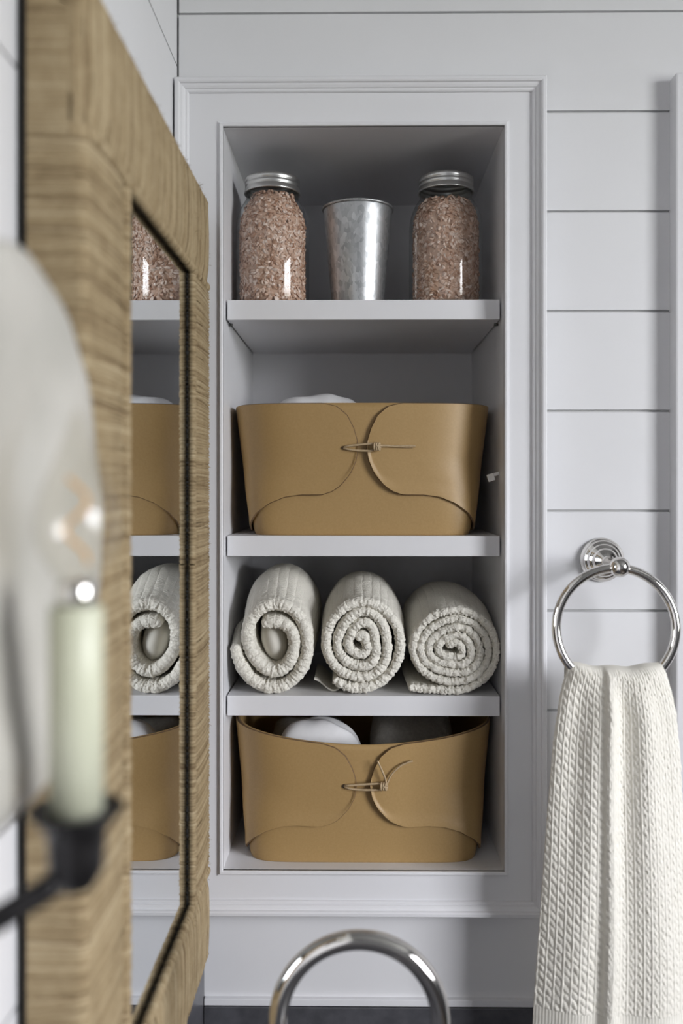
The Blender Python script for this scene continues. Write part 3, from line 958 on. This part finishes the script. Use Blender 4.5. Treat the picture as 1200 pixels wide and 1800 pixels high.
for i in range(len(PROF)):
    a = PROF[max(0, i - 1)]; b_ = PROF[min(len(PROF) - 1, i + 1)]
    tx, ty = b_[0] - a[0], b_[1] - a[1]
    l = math.hypot(tx, ty)
    PN.append((-ty / l, tx / l))
def rail(length, to_world, seed, round_ends):
    rr = random.Random(seed)
    q = MB(); attr = []
    s = 0.0; rows = []
    while s < length:
        wd = rr.uniform(0.0014, 0.0027)
        tint = rr.gauss(0.25, 0.085)
        hgt = rr.uniform(0.0004, 0.0012)
        lean = rr.gauss(0, 0.0012)
        for k, f in enumerate((0.0, 0.28, 0.72)):
            ss_ = min(s + wd * f, length)
            off = -0.0003 if k == 0 else hgt
            row = []
            for i, ((w_, h_), (nx, ny)) in enumerate(zip(PROF, PN)):
                lw_ = ss_ + lean * math.sin(i * 0.35) + (0.0004 * noise.noise(Vector((ss_ * 300, i * 0.6, seed))))
                lw_ = min(max(lw_, 0), length)
                ww, hh = w_ + nx * off, h_ + ny * off
                if round_ends:
                    e = min(lw_, length - lw_)
                    rc = 0.022
                    if e < rc:
                        cut = rc - math.sqrt(max(0, rc * rc - (rc - e) ** 2))
                        ww = min(ww, WR - cut + (ww - WR if ww > WR else 0))
                    if e < 0.010:
                        hh = min(hh, TF - 0.0125 + 0.0118 * math.sqrt(max(0, 1 - (1 - e / 0.010) ** 2)) + 0.0003)
                row.append(to_world(lw_, ww, hh))
                attr.append(min(1, max(-0.2, tint - (0.15 if k == 0 else 0))))  # sunken row between strands painted darker, as crease shade
            rows.append(row)
        s += wd
    q.grid(rows)
    # end caps wrapped with strands running away from the wall
    if round_ends:
        for l_, sg in ((0.0, -1), (length, 1)):
            row = rows[0] if sg < 0 else rows[-1]
            crow, w_ = [], 0.0
            while w_ < WR - 0.022:
                wd = rr.uniform(0.0014, 0.0027); tint = rr.gauss(0.25, 0.075); hg = rr.uniform(0.0004, 0.0012)
                for k, f in enumerate((0.0, 0.28, 0.72)):
                    wv = min(w_ + wd * f, WR - 0.022)
                    crow.append([to_world(l_ + sg * (-0.0003 if k == 0 else hg) * (1 if h_ < TF - 0.014 else 0.3) + (0 if h_ < TF - 0.0125 else 0), wv + 0.0006 * noise.noise(Vector((h_ * 80, wv * 200, seed))), h_)
                                 for h_ in np.linspace(0, TF - 0.0125, 9)])
                    attr.extend([min(1, max(-0.2, tint - (0.15 if k == 0 else 0)))] * 9)  # crease shade painted between the cap strands too
                w_ += wd
            q.grid(crow)
            # the rounded outer corner closes on the end row
            base = [to_world(l_, w_, 0.0) for w_, h_ in PROF]
            q.grid([row, base]); attr.extend([0.2] * (2 * len(row)))
    q.attr = attr
    return q
def stile_near(l, w_, h_): return (XB + h_, YN + WR - w_, ZB + WR + l)
def stile_far(l, w_, h_): return (XB + h_, YF - WR + w_, ZB + WR + l)
def rail_top(l, w_, h_): return (XB + h_, YN + l, ZT - WR + w_)
def rail_bot(l, w_, h_): return (XB + h_, YN + l, ZB + WR - w_)
LS = ZT - ZB - 2 * WR
rail(LS, stile_near, 1, False).build('frame_stile', M['seagrass'], mir, ml_)
rail(LS, stile_far, 2, False).build('frame_stile', M['seagrass'], mir, ml_)
rail(YF - YN, rail_top, 3, True).build('frame_rail', M['seagrass'], mir, ml_)
rail(YF - YN, rail_bot, 4, True).build('frame_rail', M['seagrass'], mir, ml_)
def fibres(q):
    rr = random.Random(11)
    for k in range(420):
        z = rr.uniform(ZB + 0.03, ZT - 0.03)
        edge = rr.random()
        if edge < 0.6: p = Vector((XB + TF - rr.uniform(0.001, 0.012), YF - rr.uniform(-0.0003, 0.004), z))
        elif edge < 0.8: p = Vector((XB + TF - 0.001, rr.uniform(YN + .02, YF - .02), ZT - rr.uniform(0.0, 0.012)))
        else: p = Vector((XB + TF + 0.0008, YF - WR + rr.uniform(0, 0.01), z))
        d = Vector((rr.uniform(0.2, 1.0), rr.uniform(-0.2, 0.8), rr.uniform(-0.7, 0.7))).normalized()
        l = rr.uniform(0.0015, 0.0050)
        q.tube([p - d * 0.001, p + d * l * 0.5, p + d * l + Vector((0, 0, rr.uniform(-.001, .001)))], 0.00014, 4)
f_ = part('loose_fibres', M['seagrass'], mir, fibres, ml_)
f_['kind'] = 'stuff'
part('mirror_glass', M['mirror'], mir, lambda q: q.box(XB + 0.027, XB + 0.0320, YN + WR - 0.006, YF - WR + 0.006, ZB + WR - 0.006, ZT - WR + 0.006), ml_)
def crevice_strips(q):
    a, b_, c, d = YN + WR - 0.0032, YF - WR + 0.0032, ZB + WR - 0.0032, ZT - WR + 0.0032
    t = 0.0016
    for (ya, yb, za, zb) in ((a, a + t, c, d), (b_ - t, b_, c, d), (a, b_, c, c + t), (a, b_, d - t, d)):
        q.box(XB + 0.0315, XB + 0.0340, ya, yb, za, zb)
part('crevice_shade_strips', M['gap_shade'], mir, crevice_strips, ml_)  # added dark strips; shade of the crevice beside the glass as colour
part('gap_shade_slab', M['gap_shade'], mir, lambda q: q.box(LW + 0.0004, XB + 0.003, YN + 0.004, YF - 0.004, ZB + 0.004, ZT - 0.004), ml_)  # added dark slab, painted as the shadow gap between frame and wall

# ------------------------------------------------------------------ wall sconce in the foreground
sco = thing('wall_sconce', 'candle wall sconce with pale round dish, dark arm and clear bulb, left foreground', 'sconce', (LW, -0.68, E - 0.04))
sl = (-LW, 0.68, -(E - 0.04))
DY, DZ, DX = -0.665, E - 0.020, -0.150     # dish centre
def dish(q):
    rows, back = [], []
    n = 96
    for (r_, d) in [(0.0, -0.006), (0.02, -0.0058), (0.045, -0.004), (0.07, -0.001), (0.095, 0.003), (0.110, 0.0045), (0.119, 0.004), (0.1225, 0.0015), (0.121, -0.001),
                    (0.110, -0.002), (0.09, -0.004), (0.05, -0.011), (0.0, -0.013)]:
        row = []
        for k in range(n):
            a = 2 * math.pi * k / n
            rp2 = r_ * (1 + 0.004 * math.sin(5 * a + 1))
            rip = 0.002 * noise.noise(Vector((math.cos(a) * r_ * 30, math.sin(a) * r_ * 30, 2)))
            row.append((DX + d + rip, DY + rp2 * math.cos(a), DZ + rp2 * 1.02 * math.sin(a)))
        rows.append(row)
    q.grid(rows, close_u=True)
part('dish', M['ceramic'], sco, dish, sl)
part('wall_stem', M['bronze'], sco, lambda q: q.tube([(LW, DY, DZ - 0.02), (DX - 0.012, DY, DZ - 0.02)], 0.012, 20), sl)
CXC, CYC = -0.1195, -1.063 + 0.385          # candle axis
def zc(py): return E + (855 - py) / 1595 * 0.385
part('arm', M['bronze'], sco, lambda q: q.tube([(LW + 0.001, CYC - 0.035, zc(1560)), (-0.185, CYC - 0.032, zc(1590)), (-0.165, CYC - 0.026, zc(1606)), (-0.148, CYC - 0.016, zc(1590)),
                                               (-0.130, CYC - 0.006, zc(1555)), (CXC - 0.004, CYC, zc(1530))], lambda u: 0.0054, 12), sl)
part('wall_plate', M['bronze'], sco, lambda q: q.box(LW, LW + 0.006, CYC - 0.055, CYC - 0.015, zc(1700), zc(1440), bev=0.002), sl)
part('candle_cup', M['bronze'], sco, lambda q: q.lathe([(0.0001, zc(1565)), (0.007, zc(1562)), (0.0095, zc(1545)), (0.0115, zc(1530)), (0.0120, zc(1490)), (0.0125, zc(1460)), (0.0165, zc(1440)), (0.0200, zc(1425)), (0.0195, zc(1420)), (0.0125, zc(1440)), (0.0001, zc(1442))], (CXC, CYC, 0), 36), sl)
part('candle_sleeve', M['candle'], sco, lambda q: q.lathe([(0.0001, zc(1445)), (0.0112, zc(1445)), (0.0112, zc(1070)), (0.0104, zc(1066)), (0.0001, zc(1066))], (CXC, CYC, 0), 36), sl)
part('bulb_collar', M['nickel'], sco, lambda q: q.lathe([(0.0001, zc(1070)), (0.0078, zc(1070)), (0.0085, zc(1050)), (0.0085, zc(1030)), (0.0070, zc(1020)), (0.0001, zc(1018))], (CXC, CYC, 0), 30), sl)
bl = part('bulb', M['bulb'], sco, lambda q: q.lathe([(0.0068, zc(1022)), (0.0095, zc(1010)), (0.0150, zc(975)), (0.0178, zc(935)), (0.0172, zc(895)), (0.0138, zc(855)), (0.0090, zc(810)), (0.0050, zc(770)), (0.0022, zc(735)), (0.0003, zc(715))], (CXC, CYC, 0), 40), sl)
part('filament', M['filament'], bl, lambda q: q.tube([(CXC + 0.0045 * math.cos(t * 9), CYC + 0.0045 * math.sin(t * 9), zc(990) + (zc(840) - zc(990)) * t) for t in np.linspace(0, 1, 60)], 0.0009, 6))

# ------------------------------------------------------------------ vanity, counter, splashes, faucet
CT = E - 0.715
part_v = MB(); part_v.box(LW + 0.001, 0.285, -1.0, WALL - 0.002, 0.0, CT - 0.0305, bev=0.003)
va = part_v.build('vanity_cabinet', M['vanity']); tag(va, 'grey vanity cabinet standing under the dark stone counter', 'cabinet')
q = MB(); q.box(LW + 0.0005, 0.305, -1.02, WALL - 0.0005, CT - 0.03, CT, bev=0.003)
o = q.build('countertop', M['stone']); tag(o, 'dark charcoal stone countertop below the faucet and mirror', 'countertop')
q = MB(); q.box(-0.182, 0.305, WALL - 0.0085, WALL - 0.0005, CT + 0.0003, E - 0.6165, bev=0.0012)
o = q.build('side_splash', M['stone']); tag(o, 'low dark stone splash strip along the back wall under the cabinet', 'splash')
q = MB(); q.box(LW + 0.0005, -0.1825, -1.02, WALL - 0.0005, CT + 0.0003, E - 0.548, bev=0.0012)
o = q.build('back_splash', M['stone']); tag(o, 'dark stone splash strip along the left wall under the mirror', 'splash')

q = MB(); q.box(-0.182, 0.3705, WALL - 0.0065, WALL + 0.001, E - 0.6160, E - 0.6078, bev=0.001)
struct(q.build('trim_4', M['cabinet']))

FY = -1.063 + 0.75
FR, FT = 0.0668, 0.0079
FZ = E - 0.4415
fau = thing('gooseneck_faucet', 'polished nickel gooseneck faucet arching in front of the cabinet bottom', 'faucet', (-0.065, FY, CT))
fo = (0.065, -FY, -CT)
arc = [(0.0015 - FR, FY, CT + 0.02 + (FZ - CT - 0.02) * t) for t in np.linspace(0, 1, 12)[:-1]]
arc += [(0.0015 + FR * math.cos(a), FY, FZ + FR * math.sin(a)) for a in np.linspace(math.pi, -0.12, 60)]
lastp = Vector(arc[-1]); dirp = (Vector(arc[-1]) - Vector(arc[-2])).normalized()
arc += [tuple(lastp + dirp * 0.012 * k) for k in (1, 2, 3)]
part('spout', M['nickel'], fau, lambda q: q.tube(arc, FT, 24), fo)
part('base', M['nickel'], fau, lambda q: q.lathe([(0.0001, 0.0), (0.026, 0.0), (0.0265, 0.003), (0.025, 0.007), (0.018, 0.010), (0.0135, 0.014), (0.0120, 0.030), (0.0115, 0.055), (0.0105, 0.058), (0.0001, 0.058)], (0.0015 - FR, FY, CT), 40), fo)
part('aerator', M['nickel'], fau, lambda q: q.tube([lastp + dirp * 0.034, lastp + dirp * 0.050], 0.0090, 24), fo)
